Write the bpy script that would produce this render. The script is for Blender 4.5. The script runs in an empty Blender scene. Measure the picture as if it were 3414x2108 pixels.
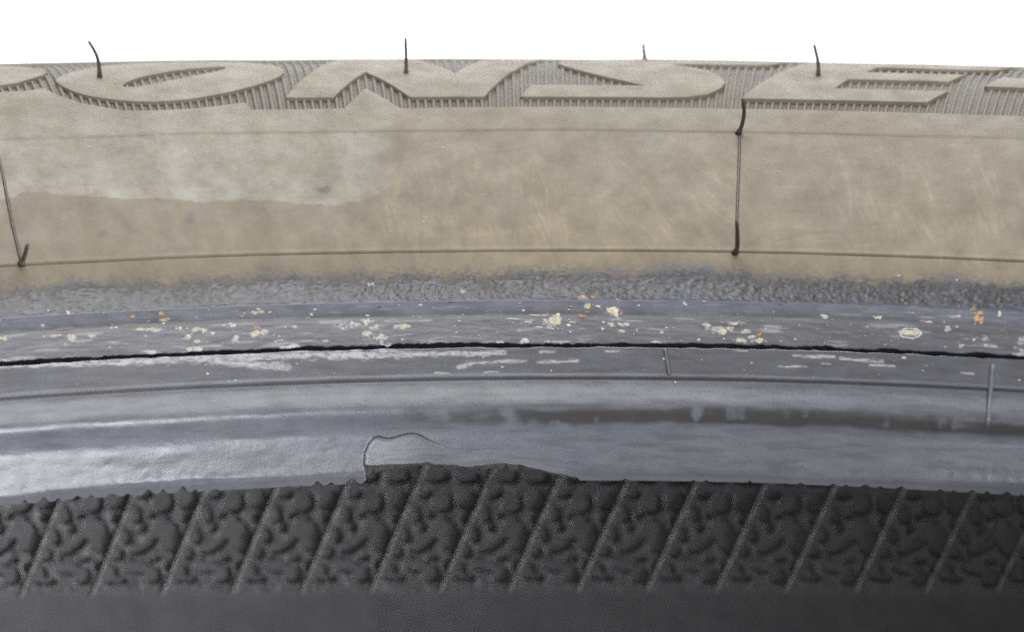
import bpy, math
import numpy as np
from mathutils import Vector, Matrix
from mathutils.geometry import delaunay_2d_cdt

# ------------------------------------------------------------------ camera, world, lamps, exposure
scene = bpy.context.scene
COL = scene.collection
MM = 0.001
ZOFF = 281.7            # tyre rests on the table at z = 0; profile heights below are relative to the lens

cam_data = bpy.data.cameras.new("camera")
cam = bpy.data.objects.new("camera", cam_data)
COL.objects.link(cam)
cam.location = (0.0, -176.0 * MM, ZOFF * MM)
cam_data.sensor_width = 36.0
cam_data.lens = 18.0 / (3414 / 2 * 1e-4)
cam_data.clip_start = 0.01
cam_data.clip_end = 50.0
_pitch, _yaw, _roll = math.radians(10.66), math.radians(-0.82), math.radians(-0.09)
_fwd = Vector((math.sin(_yaw) * math.cos(_pitch), math.cos(_yaw) * math.cos(_pitch), -math.sin(_pitch)))
_right = Vector((math.cos(_yaw), -math.sin(_yaw), 0))
_up = _right.cross(_fwd)
_r2 = _right * math.cos(_roll) + _up * math.sin(_roll)
_u2 = -_right * math.sin(_roll) + _up * math.cos(_roll)
cam.rotation_euler = Matrix((_r2, _u2, -_fwd)).transposed().to_euler()
cam_data.dof.use_dof = True
cam_data.dof.focus_distance = 0.405
cam_data.dof.aperture_fstop = 24.0
scene.camera = cam

world = bpy.data.worlds.new("World")
scene.world = world
world.use_nodes = True
_bg = world.node_tree.nodes["Background"]
_bg.inputs[0].default_value = (0.92, 0.95, 1.0, 1)
_bg.inputs[1].default_value = 0.27


def area_lamp(name, loc, target, sx, sy, power, color):
    d = bpy.data.lights.new(name, "AREA")
    d.shape = "RECTANGLE"; d.size = sx; d.size_y = sy; d.energy = power; d.color = color
    o = bpy.data.objects.new(name, d); COL.objects.link(o)
    o.location = loc
    o.rotation_euler = (Vector(target) - Vector(loc)).to_track_quat("-Z", "Y").to_euler()
    return o


area_lamp("ceiling_softbox", (0.45, -0.45, 1.55), (0, 0.2, 0.2), 1.3, 0.8, 17, (1.0, 0.985, 0.96))
area_lamp("room_softbox", (0.95, -1.60, 0.62), (0, 0.3, 0.15), 0.8, 0.5, 26, (0.97, 0.98, 1.0))
area_lamp("window_softbox", (-1.15, -1.30, 0.50), (0.05, 0.3, 0.15), 0.35, 0.25, 12, (0.95, 0.97, 1.0))
area_lamp("added_liner_lamp", (0.205, 0.115, 0.038), (-0.17, 0.26, 0.15), 0.10, 0.08, 0.42, (0.95, 0.97, 1.0)).data.spread = math.radians(60)  # unseen lamp added in the hole to light the liner from below
area_lamp("backdrop_lamp", (0.0, 0.75, 1.6), (0, 1.6, 0.35), 1.8, 0.4, 48, (1.0, 1.0, 1.0))

scene.view_settings.view_transform = "Standard"
scene.view_settings.look = "None"
scene.view_settings.exposure = 0.08
scene.view_settings.gamma = 1.0
scene.view_settings.use_curve_mapping = False
scene.render.engine = "CYCLES"
scene.cycles.use_denoising = False
scene.cycles.max_bounces = 8
scene.cycles.sample_clamp_direct = 3.0
scene.cycles.sample_clamp_indirect = 2.0
scene.render.film_transparent = False

# ------------------------------------------------------------------ helpers
rng = np.random.default_rng(7)


def _hash(ix, iy, seed):
    h = (ix.astype(np.int64) * 374761393 + iy.astype(np.int64) * 668265263 + seed * 1442695041) & 0x7FFFFFFF
    h = (h ^ (h >> 13)) * 1274126177 & 0x7FFFFFFF
    h = (h ^ (h >> 16)) & 0xFFFFFF
    return h / float(0xFFFFFF)


def vnoise(x, y, seed=0):
    x = np.asarray(x, float); y = np.asarray(y, float)
    x, y = np.broadcast_arrays(x, y)
    ix = np.floor(x).astype(np.int64); iy = np.floor(y).astype(np.int64)
    fx = x - ix; fy = y - iy
    fx = fx * fx * (3 - 2 * fx); fy = fy * fy * (3 - 2 * fy)
    a = _hash(ix, iy, seed); b = _hash(ix + 1, iy, seed)
    c = _hash(ix, iy + 1, seed); d = _hash(ix + 1, iy + 1, seed)
    return (a + (b - a) * fx) * (1 - fy) + (c + (d - c) * fx) * fy


def fbm(x, y, seed=0, octaves=4, gain=0.5):
    t = 0.0; amp = 1.0; tot = 0.0
    for k in range(octaves):
        t = t + amp * vnoise(np.asarray(x) * 2 ** k + 17.3 * k, np.asarray(y) * 2 ** k - 9.1 * k, seed + k)
        tot += amp; amp *= gain
    return t / tot


def sstep(a, b, x):
    t = np.clip((x - a) / (b - a), 0, 1)
    return t * t * (3 - 2 * t)


def in_poly(px, py, poly):
    inside = np.zeros(np.shape(px), bool)
    n = len(poly)
    for i in range(n):
        x0, y0 = poly[i]; x1, y1 = poly[(i + 1) % n]
        if y0 == y1:
            continue
        c = ((y0 > py) != (y1 > py)) & (px < (x1 - x0) * (py - y0) / (y1 - y0) + x0)
        inside ^= c
    return inside


def seg_dist(px, py, pts):
    d = np.full(np.shape(px), 1e9); tt = np.zeros(np.shape(px))
    n = len(pts) - 1
    for i in range(n):
        ax, ay = pts[i]; bx, by = pts[i + 1]
        l2 = (bx - ax) ** 2 + (by - ay) ** 2 + 1e-12
        t = np.clip(((px - ax) * (bx - ax) + (py - ay) * (by - ay)) / l2, 0, 1)
        q = np.hypot(px - ax - t * (bx - ax), py - ay - t * (by - ay))
        m = q < d
        d = np.where(m, q, d); tt = np.where(m, (i + t) / n, tt)
    return d, tt


def new_mesh(name, verts, faces, material, parent=None, smooth=True, attr=None, uv=None, grime_shade=None):
    """verts (n,3) in metres; faces (m,3) or (m,4) int array"""
    me = bpy.data.meshes.new(name)
    verts = np.asarray(verts, np.float32); faces = np.asarray(faces, np.int32)
    k = faces.shape[1]
    me.vertices.add(len(verts)); me.vertices.foreach_set("co", verts.ravel())
    me.loops.add(faces.size); me.loops.foreach_set("vertex_index", faces.ravel())
    me.polygons.add(len(faces))
    me.polygons.foreach_set("loop_start", np.arange(0, faces.size, k, dtype=np.int32))
    me.polygons.foreach_set("use_smooth", np.full(len(faces), smooth))
    me.update(calc_edges=True)
    me.validate()
    if attr is not None:
        at = me.attributes.new("wear", "FLOAT_COLOR", "POINT")
        at.data.foreach_set("color", np.asarray(attr, np.float32).ravel())
    if uv is not None:
        at = me.attributes.new("skin", "FLOAT_VECTOR", "POINT")
        at.data.foreach_set("vector", np.asarray(uv, np.float32).ravel())
    if grime_shade is not None:
        at = me.attributes.new("grime_shade", "FLOAT", "POINT")
        at.data.foreach_set("value", np.asarray(grime_shade, np.float32).ravel())
    me.materials.append(material)
    o = bpy.data.objects.new(name, me); COL.objects.link(o)
    if parent is not None:
        o.parent = parent
    return o


def share(src, name, parent, matrix=None):
    o = bpy.data.objects.new(name, src.data); COL.objects.link(o)
    o.parent = parent
    if matrix is not None:
        o.matrix_local = matrix
    return o


def grid_faces(nr, nc, flip=False):
    i = np.arange(nr - 1)[:, None] * nc + np.arange(nc - 1)[None, :]
    f = np.stack([i, i + 1, i + nc + 1, i + nc], -1).reshape(-1, 4)
    return f[:, ::-1] if flip else f

# ------------------------------------------------------------------ materials


def node(nt, kind, **kw):
    n = nt.nodes.new(kind)
    for k, v in kw.items():
        setattr(n, k, v)
    return n


def rgb_mix(nt, fac, a, b, mode="MIX"):
    m = node(nt, "ShaderNodeMix", data_type="RGBA", blend_type=mode)
    for sock, val in ((m.inputs[0], fac), (m.inputs[6], a), (m.inputs[7], b)):
        if isinstance(val, (int, float)):
            sock.default_value = val
        elif isinstance(val, tuple):
            sock.default_value = (*val, 1)
        else:
            nt.links.new(val, sock)
    return m.outputs[2]


def math_node(nt, op, a, b=0.0, clamp=False):
    m = node(nt, "ShaderNodeMath", operation=op, use_clamp=clamp)
    for i, v in enumerate((a, b)):
        if isinstance(v, (int, float)):
            m.inputs[i].default_value = v
        else:
            nt.links.new(v, m.inputs[i])
    return m.outputs[0]


def noise_tex(nt, vec, scale, detail=4, rough=0.55):
    n = node(nt, "ShaderNodeTexNoise")
    n.inputs["Scale"].default_value = scale
    n.inputs["Detail"].default_value = detail
    n.inputs["Roughness"].default_value = rough
    nt.links.new(vec, n.inputs["Vector"])
    return n


def scaled(nt, vec, sx, sy, sz):
    m = node(nt, "ShaderNodeVectorMath", operation="MULTIPLY")
    nt.links.new(vec, m.inputs[0]); m.inputs[1].default_value = (sx, sy, sz)
    return m.outputs[0]


def ramp01(nt, val, lo, hi, to0=0.0, to1=1.0):
    m = node(nt, "ShaderNodeMapRange")
    nt.links.new(val, m.inputs[0])
    m.inputs[1].default_value = lo; m.inputs[2].default_value = hi
    m.inputs[3].default_value = to0; m.inputs[4].default_value = to1
    return m.outputs[0]


def skin_material(name, film, grey, yellow, rubber, rough_film, rough_rubber, bump=0.24, spec=0.5):
    """rubber skin with a brown film over it; wear: R pale film, G yellow streaks, B bare rubber, A white scuff"""
    m = bpy.data.materials.new(name); m.use_nodes = True
    nt = m.node_tree; bs = nt.nodes["Principled BSDF"]
    at = node(nt, "ShaderNodeAttribute", attribute_name="wear")
    sk = node(nt, "ShaderNodeAttribute", attribute_name="skin").outputs["Vector"]     # millimetres along / across
    sep = node(nt, "ShaderNodeSeparateColor"); nt.links.new(at.outputs["Color"], sep.inputs[0])
    c = rgb_mix(nt, sep.outputs[0], film, grey)
    c = rgb_mix(nt, sep.outputs[1], c, yellow)
    mottle = noise_tex(nt, scaled(nt, sk, 0.20, 0.15, 1), 1.0, 7, 0.66).outputs["Fac"]
    c = rgb_mix(nt, ramp01(nt, mottle, 0.35, 0.68, 0.0, 0.75), c, tuple(x * f for x, f in zip(film, (0.80, 0.76, 0.72))))
    # bare rubber with brushed, circumferential wear
    brushed = noise_tex(nt, scaled(nt, sk, 0.22, 1.1, 1), 1.0, 5, 0.62).outputs["Fac"]
    rub = rgb_mix(nt, ramp01(nt, brushed, 0.3, 0.72), tuple(x * 0.84 for x in rubber), tuple(x * 1.18 for x in rubber))
    c = rgb_mix(nt, sep.outputs[2], c, rub)
    c = rgb_mix(nt, at.outputs["Alpha"], c, (0.56, 0.56, 0.56))
    fine = noise_tex(nt, sk, 2.4, 4, 0.75).outputs["Fac"]
    c = rgb_mix(nt, 1.0, c, node_grey(nt, ramp01(nt, fine, 0.28, 0.72, 0.89, 1.10)), "MULTIPLY")
    dk = node(nt, "ShaderNodeAttribute", attribute_name="grime_shade")  # dirt and painted shade share this darkening mask
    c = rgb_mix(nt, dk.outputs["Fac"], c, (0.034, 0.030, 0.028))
    nt.links.new(c, bs.inputs["Base Color"])
    r = ramp01(nt, sep.outputs[2], 0, 1, rough_film, rough_rubber)
    r = math_node(nt, "ADD", r, ramp01(nt, mottle, 0.3, 0.7, -0.06, 0.08))
    nt.links.new(r, bs.inputs["Roughness"])
    bs.inputs["Specular IOR Level"].default_value = spec
    bp = node(nt, "ShaderNodeBump")
    bp.inputs["Strength"].default_value = bump
    bp.inputs["Distance"].default_value = 0.00008
    hn = math_node(nt, "ADD", noise_tex(nt, sk, 2.0, 5, 0.7).outputs["Fac"], math_node(nt, "MULTIPLY", brushed, 0.12))
    nt.links.new(hn, bp.inputs["Height"])
    nt.links.new(bp.outputs[0], bs.inputs["Normal"])
    return m


def node_grey(nt, val):
    cb = node(nt, "ShaderNodeCombineColor")
    for i in range(3):
        nt.links.new(val, cb.inputs[i])
    return cb.outputs[0]


def plain_material(name, color, rough, var=0.2, scale=900.0, bump=0.0, spec=0.5):
    m = bpy.data.materials.new(name); m.use_nodes = True
    nt = m.node_tree; bs = nt.nodes["Principled BSDF"]
    tc = node(nt, "ShaderNodeTexCoord").outputs["Object"]
    nz = noise_tex(nt, tc, scale, 5, 0.6).outputs["Fac"]
    c = rgb_mix(nt, ramp01(nt, nz, 0.3, 0.7), tuple(x * (1 - var) for x in color), tuple(min(1, x * (1 + var)) for x in color))
    nt.links.new(c, bs.inputs["Base Color"])
    bs.inputs["Roughness"].default_value = rough
    bs.inputs["Specular IOR Level"].default_value = spec
    if bump:
        bp = node(nt, "ShaderNodeBump"); bp.inputs["Strength"].default_value = bump; bp.inputs["Distance"].default_value = 0.0001
        nt.links.new(nz, bp.inputs["Height"]); nt.links.new(bp.outputs[0], bs.inputs["Normal"])
    return m


M_SKIN = skin_material("filmed_rubber", (0.108, 0.086, 0.054), (0.186, 0.173, 0.143), (0.158, 0.120, 0.066), (0.074, 0.080, 0.099), 0.58, 0.27)
M_LINER = plain_material("liner_rubber", (0.046, 0.045, 0.048), 0.40, 0.22, 700.0, 0.25)
M_LINER_RIDGE = plain_material("lit_liner_ridge", (0.135, 0.133, 0.136), 0.42, 0.2, 700.0, 0.15)  # paler than the liner: the light the ridges catch, put into the colour
M_SMOOTH_LINER = plain_material("smooth_liner_rubber", (0.030, 0.030, 0.032), 0.5, 0.22, 260.0, 0.2)
M_TREAD = plain_material("tread_rubber", (0.035, 0.035, 0.037), 0.6, 0.25, 300.0, 0.3)
M_HAIR = plain_material("vent_hair_rubber", (0.036, 0.032, 0.026), 0.5, 0.3, 1500.0)
M_PLY = plain_material("torn_ply", (0.028, 0.022, 0.018), 0.85, 0.5, 1600.0, 0.8)
M_FLAKE = {
    "w": plain_material("white_residue", (0.36, 0.36, 0.34), 0.8, 0.25, 2500.0, 0.4),
    "c": plain_material("cream_residue", (0.38, 0.34, 0.25), 0.8, 0.28, 2500.0, 0.4),
    "y": plain_material("yellow_residue", (0.36, 0.27, 0.11), 0.8, 0.25, 2500.0, 0.4),
    "o": plain_material("orange_residue", (0.30, 0.165, 0.065), 0.8, 0.3, 2500.0, 0.4),
    "g": plain_material("grey_residue", (0.24, 0.25, 0.26), 0.7, 0.2, 2500.0, 0.3),
    "d": plain_material("dark_crumb_rubber", (0.05, 0.05, 0.05), 0.7, 0.2, 2500.0, 0.3),
}
M_PAPER = plain_material("white_backdrop_paper", (0.86, 0.86, 0.86), 0.9, 0.02, 4.0, 0.0, 0.2)
M_TABLE = plain_material("grey_table", (0.35, 0.35, 0.34), 0.8, 0.15, 30.0, 0.0, 0.3)
# ------------------------------------------------------------------ the setting: table and white backdrop
def rounded_slab(name, x0, x1, y0, y1, z0, z1, b, material):
    xs = [(x0, y0), (x1, y0), (x1, y1), (x0, y1)]
    cx, cy = (x0 + x1) / 2, (y0 + y1) / 2
    rings = []
    for z, ins in ((z0, b), (z0 + b, 0), (z1 - b, 0), (z1, b)):
        rings.append([(x - math.copysign(ins, x - cx), y - math.copysign(ins, y - cy), z) for x, y in xs])
    v = [p for r in rings for p in r]; f = []
    for k in range(3):
        for i in range(4):
            j = (i + 1) % 4; f.append((4 * k + i, 4 * k + j, 4 * k + 4 + j, 4 * k + 4 + i))
    f.append((3, 2, 1, 0)); f.append((12, 13, 14, 15))
    return new_mesh(name, v, f, material, smooth=False)


table = rounded_slab("table_surface", -1.3, 1.3, -1.1, 1.3, -0.04, 0.0, 0.004, M_TABLE)
table["kind"] = "structure"
_t = np.linspace(0, 1, 13)
_prof = [(1.30, -0.042)] + [(1.45 + 0.25 * math.sin(a), 0.21 - 0.25 * math.cos(a)) for a in _t * math.pi / 2] + [(1.70, 1.2), (1.70, 2.4)]
_v = [(x, y, z) for y, z in _prof for x in np.linspace(-2.2, 2.2, 12)]
backdrop = new_mesh("backdrop", _v, grid_faces(len(_prof), 12), M_PAPER)
backdrop["kind"] = "structure"

# ------------------------------------------------------------------ tyre profile (mm): arcs of (length, slope start, slope end)
SEGS = [(0.587, 110, 104), (0.683, 98, 84), (1.164, 80, 74), (3.691, 74, 74), (0.987, 76, 88), (2.087, 92, 91), (0.902, 88, 64),
        (2.158, 58, 56), (1.538, 58, 66), (4.053, 68, 66), (0.6, 66, 66), (3.245, 62, 60), (0.891, 58, 44), (2.076, 42, 42),
        (0.334, 60, 60), (3.134, 56, 50), (0.977, 46, 42), (3.51, 42, 37), (26.928, 36, 22.5), (41.337, 22.5, -5.76),
        (30.0, -5.76, -28), (24.0, -28, -62), (9.0, -62, -88)]
V_RIDGE, V_CR0, V_CR1, V_STEP, V_ROUGH, V_LINE1, V_LINE2, V_HOR = 13.80, 17.90, 18.50, 24.9, 28.6, 32.62, 59.55, 100.88
R_REF = 268.0
_R, _Z, _V = [202.0], [-92.942], [0.0]
for L, b0, b1 in SEGS:
    n = max(6, int(L / 0.05)); s = (np.arange(n) + 0.5) / n; b = np.radians(b0 + (b1 - b0) * s)
    _R += list(_R[-1] + np.cumsum(np.cos(b)) * L / n); _Z += list(_Z[-1] + np.cumsum(np.sin(b)) * L / n)
    _V += list(_V[-1] + L * (np.arange(n) + 1) / n)
PR, PZ, PV = np.array(_R), np.array(_Z), np.array(_V)
V_END = PV[-1]
# round off the roll of the bead
_ang = np.arctan2(np.gradient(PZ, PV), np.gradient(PR, PV))
_k = np.exp(-(np.arange(-30, 31) * 0.05 / 0.75) ** 2); _k /= _k.sum()
_vs = np.arange(0, V_END, 0.05)
_as = np.interp(_vs, PV, _ang); _sm = np.convolve(np.pad(_as, 30, "edge"), _k, "valid")
_w = np.clip((_vs - 0.9) / 0.8, 0, 1) * np.clip((13.3 - _vs) / 0.5, 0, 1)
_a2 = _as * (1 - _w) + _sm * _w
_r2_ = PR[0] + np.concatenate([[0], np.cumsum(np.cos(_a2))])[:-1] * 0.05; _z2_ = PZ[0] + np.concatenate([[0], np.cumsum(np.sin(_a2))])[:-1] * 0.05
PR, PZ = np.interp(PV, _vs, _r2_), np.interp(PV, _vs, _z2_)
_oz = -45.95 - np.interp(100.88, PV, PZ)
PZ = PZ + _oz * np.clip(PV / 13.0, 0, 1)                 # keep the crest where it was
_dr, _dz = np.gradient(PR, PV), np.gradient(PZ, PV)
for _ in range(6):                                   # soften slope changes between the arcs a little
    _dr = np.convolve(np.pad(_dr, 3, "edge"), np.ones(7) / 7, "valid"); _dz = np.convolve(np.pad(_dz, 3, "edge"), np.ones(7) / 7, "valid")
_l = np.hypot(_dr, _dz); PNR, PNZ = -_dz / _l, _dr / _l


def surf(th, v, d=0.0):
    """angle (rad), distance along the profile (mm), height above the skin (mm) -> metres"""
    nr, nz = np.interp(v, PV, PNR), np.interp(v, PV, PNZ)
    r = np.interp(v, PV, PR) + nr * d
    z = np.interp(v, PV, PZ) + nz * d + np.interp(v, [0, V_HOR], [1.0, -1.5]) * np.clip(th, -0.5, 0.5) * np.cos(np.clip(np.abs(th) - .5, 0, None) / 2)
    return np.stack([r * np.sin(th) * MM, r * np.cos(th) * MM, (z + ZOFF) * MM], -1)

TEAR_EDGE=[(-120.8, 2.65), (-105.1, 2.64), (-89.5, 2.71), (-81.8, 2.79), (-76.1, 2.57), (-56.9, 2.19), (-47.3, 2.2), (-39.6, 2.45), (-32.9, 2.52), (-23.1, 2.34), (-8.7, 1.67), (0.9, 1.15), (14.4, 0.54), (16.0, 0.23)]
TEAR_LINE=[(-119.6, 0.49), (-120.9, 2.07), (-121.7, 2.85), (-121.2, 4.2), (-118.5, 5.34), (-115.6, 6.1), (-112.3, 6.31), (-107.6, 6.01), (-102.8, 6.03), (-96.8, 6.42), (-91.1, 6.59), (-86.3, 6.38), (-79.7, 5.61), (-72.1, 4.88), (-66.4, 4.4)]
STAIN_EDGE=[(-328.2, 45.69), (-321.2, 45.7), (-314.4, 46.83), (-301.4, 46.75), (-284.6, 45.58), (-258.7, 44.58), (-232.4, 44.12), (-206.1, 43.32), (-188.3, 43.33), (-170.4, 43.17), (-152.8, 42.4), (-134.9, 42.08), (-116.7, 42.79), (-103.8, 44.45), (-92.5, 47.38)]
BLOBS=[(-136.7, 45.49), (-219.1, 40.06), (-272.1, 37.76), (-142.3, 47.67)]
SEAMS=[[(107.6, 59.17), (108.9, 50.37), (110.2, 38.96), (111.2, 33.04)], [(-324.8, 62.07), (-322.9, 54.11), (-324.3, 40.91), (-323.7, 33.31)]]
BEAD_RIBS=[[(69.7, 17.77), (71.2, 16.14), (72.9, 14.28)], [(273.4, 17.11), (273.4, 13.02), (273.7, 8.99)]]
HAIRS=[[(-65.28, 252.83, -45.9), (-65.39, 252.51, -43.58), (-65.86, 252.2, -42.04), (-66.62, 251.81, -40.59)], [(-21.64, 260.4, -46.05), (-21.61, 260.17, -44.14), (-21.66, 259.78, -40.92)], [(13.73, 279.46, -46.03), (13.6, 279.5, -44.9), (13.51, 279.7, -43.7)], [(38.27, 258.69, -46.27), (38.22, 258.5, -44.64), (37.92, 258.36, -43.1), (37.55, 258.25, -41.74)], [(25.57, 237.9, -51.98), (25.98, 237.36, -50.78), (26.19, 236.58, -48.98), (25.91, 235.78, -46.97)], [(23.89, 214.61, -64.97), (24.11, 213.85, -63.96), (24.01, 212.54, -62.15), (23.78, 211.07, -60.1)], [(-68.78, 205.02, -64.82), (-68.38, 204.6, -64.08), (-67.6, 203.37, -62.11)]]
FLAKES=[(-262.3, 23.79, 0.37, 0.29, 'o'), (-243.7, 24.03, 0.33, 0.36, 'o'), (-197.6, 23.65, 0.29, 0.29, 'o'), (-193.8, 23.02, 0.25, 0.24, 'o'), (-184.4, 23.77, 0.67, 0.35, 'y'), (-186.6, 25.08, 0.19, 0.12, 'y'), (-242.3, 22.99, 0.56, 0.19, 'y'), (-300.1, 21.2, 0.37, 0.39, 'c'), (-341.3, 21.56, 0.56, 0.2, 'c'), (-253.8, 21.75, 1.23, 0.14, 'c'), (-248.4, 21.55, 0.46, 0.16, 'c'), (-233.9, 21.65, 0.48, 0.14, 'c'), (-222.6, 21.44, 0.77, 0.22, 'c'), (-218.6, 21.1, 0.29, 0.2, 'c'), (-228.8, 20.5, 0.33, 0.34, 'c'), (-223.6, 19.76, 0.42, 0.14, 'c'), (-224.9, 18.68, 0.85, 0.26, 'w'), (-200.6, 21.74, 0.48, 0.25, 'w'), (-199.3, 19.93, 0.33, 0.4, 'w'), (-184.9, 20.61, 0.85, 0.44, 'c'), (-185.7, 21.32, 0.4, 0.22, 'o'), (-172.4, 19.42, 0.44, 0.14, 'c'), (-164.4, 18.63, 1.25, 0.24, 'w'), (-129.8, 21.14, 1.04, 0.4, 'w'), (-142.1, 19.27, 0.46, 0.12, 'w'), (-164.6, 21.26, 0.56, 0.16, 'w'), (-151.3, 23.01, 0.23, 0.22, 'w'), (-153.8, 22.33, 0.25, 0.25, 'c'), (-300.3, 24.86, 0.27, 0.33, 'w'), (-287.5, 21.24, 0.37, 0.2, 'c'), (-309.9, 21.52, 0.56, 0.12, 'c'), (-206.5, 21.79, 0.23, 0.13, 'w'), (-252.3, 18.67, 0.67, 0.16, 'w'), (-128.9, 21.14, 1.14, 0.34, 'w'), (-117.3, 21.58, 0.56, 0.37, 'c'), (-111.0, 20.9, 0.77, 0.34, 'c'), (-116.7, 19.97, 0.54, 0.44, 'c'), (-109.4, 19.37, 0.67, 0.44, 'c'), (-95.4, 20.91, 0.87, 0.26, 'c'), (-0.5, 21.57, 0.79, 0.79, 'c'), (17.7, 25.13, 0.35, 0.23, 'y'), (23.7, 25.13, 0.31, 0.23, 'o'), (21.0, 23.75, 0.33, 0.49, 'y'), (11.2, 23.75, 0.33, 0.14, 'o'), (16.5, 22.18, 0.46, 0.23, 'o'), (33.4, 23.28, 0.27, 0.27, 'w'), (38.0, 22.81, 0.77, 0.79, 'c'), (34.9, 20.88, 0.35, 0.26, 'c'), (43.6, 20.99, 0.58, 0.2, 'c'), (41.9, 20.04, 0.46, 0.2, 'c'), (-9.8, 20.66, 0.4, 0.13, 'c'), (-1.0, 20.36, 0.23, 0.08, 'c'), (10.5, 21.27, 0.29, 0.12, 'c'), (10.1, 19.95, 0.17, 0.13, 'c'), (-18.6, 18.76, 0.52, 0.28, 'w'), (-25.8, 21.77, 0.96, 0.08, 'w'), (-8.8, 22.27, 0.96, 0.11, 'w'), (-16.7, 21.44, 0.4, 0.16, 'c'), (-33.3, 18.59, 0.56, 0.11, 'w'), (4.1, 18.63, 1.06, 0.09, 'w'), (-5.2, 18.65, 0.35, 0.14, 'c'), (63.2, 18.62, 0.56, 0.12, 'w'), (72.3, 19.14, 0.15, 0.14, 'o'), (76.4, 19.75, 0.12, 0.12, 'o'), (-61.4, 19.99, 0.12, 0.1, 'c'), (27.4, 23.64, 0.29, 0.29, 'c'), (50.9, 22.09, 0.96, 0.62, 'r'), (-109.5, 23.92, 0.25, 0.17, 'd'), (-64.6, 24.54, 0.29, 0.1, 'd'), (-1.0, 26.62, 0.94, 0.5, 'r'), (-113.4, 27.45, 0.37, 0.37, 'g'), (-56.7, 26.09, 0.48, 0.28, 'g'), (-105.0, 18.42, 0.58, 0.15, 'w'), (-132.4, 19.75, 0.29, 0.14, 'c'), (221.5, 20.72, 1.54, 0.76, 'R'), (101.9, 20.34, 0.92, 0.43, 'c'), (95.4, 21.07, 0.44, 0.24, 'w'), (112.8, 21.3, 0.52, 0.18, 'w'), (110.1, 20.64, 0.4, 0.22, 'c'), (119.4, 20.32, 0.46, 0.26, 'c'), (118.7, 18.97, 0.79, 0.26, 'c'), (128.2, 19.86, 0.25, 0.26, 'o'), (124.1, 19.54, 0.48, 0.18, 'w'), (128.8, 19.06, 0.52, 0.26, 'c'), (90.6, 19.04, 0.19, 0.14, 'w'), (249.8, 21.86, 0.23, 0.21, 'c'), (278.2, 21.6, 0.37, 0.26, 'o'), (285.8, 21.68, 0.23, 0.19, 'o'), (279.3, 22.02, 0.25, 0.17, 'o'), (260.6, 23.65, 0.83, 0.95, 'o'), (268.3, 20.49, 0.33, 0.25, 'y'), (260.8, 20.24, 0.23, 0.18, 'c'), (269.7, 19.47, 0.83, 0.15, 'w'), (289.5, 19.34, 0.58, 0.43, 'w'), (290.7, 20.54, 0.42, 0.34, 'w'), (243.3, 21.22, 0.83, 0.51, 'g'), (168.1, 22.7, 0.56, 0.43, 'g'), (201.5, 22.87, 0.42, 0.29, 'c'), (248.5, 23.5, 0.56, 0.17, 'y'), (231.5, 22.47, 0.56, 0.16, 'c'), (274.5, 24.31, 0.23, 0.45, 'c'), (289.8, 18.61, 0.75, 0.16, 'w'), (258.2, 24.83, 0.27, 0.25, 'o'), (81.1, 24.25, 0.25, 0.29, 'w'), (93.4, 24.83, 0.27, 0.14, 'w'), (141.1, 24.56, 0.35, 0.16, 'd'), (253.9, 19.34, 0.37, 0.14, 'w'), (211.7, 29.27, 0.35, 0.15, 'w'), (241.8, 22.51, 0.15, 0.09, 'w'), (277.2, 18.76, 0.19, 0.1, 'w')]
SCUFFS=[(-345.6, 18.38, -178.8, 17.14, 0.35), (-345.8, 18.0, -268.5, 17.37, 0.31), (-272.1, 17.65, -122.3, 17.4, 0.55), (-216.3, 17.1, -167.8, 15.91, 0.47), (-141.2, 17.04, -31.7, 17.16, 0.35), (-141.1, 17.31, -99.7, 17.13, 0.55), (-60.2, 15.4, -52.6, 15.78, 0.31), (-52.5, 15.85, -17.3, 16.11, 0.2), (-9.9, 15.86, 14.7, 16.06, 0.23), (-75.4, 14.62, -65.9, 14.59, 0.12), (-44.1, 14.61, -35.6, 14.71, 0.12), (-9.0, 17.22, 0.5, 17.37, 0.16), (32.6, 17.3, 41.1, 17.39, 0.12), (150.2, 17.2, 175.5, 17.16, 0.2), (179.3, 16.95, 205.5, 16.8, 0.23), (168.2, 16.32, 172.9, 16.19, 0.16), (141.2, 15.68, 159.0, 15.78, 0.1), (198.1, 16.3, 213.1, 16.27, 0.16), (255.0, 15.73, 262.4, 15.69, 0.16), (111.7, 17.68, 121.1, 17.68, 0.08)]# outlines on the sidewall: (milliradians round the tyre, mm along the profile)
VT = 95.2
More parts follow.
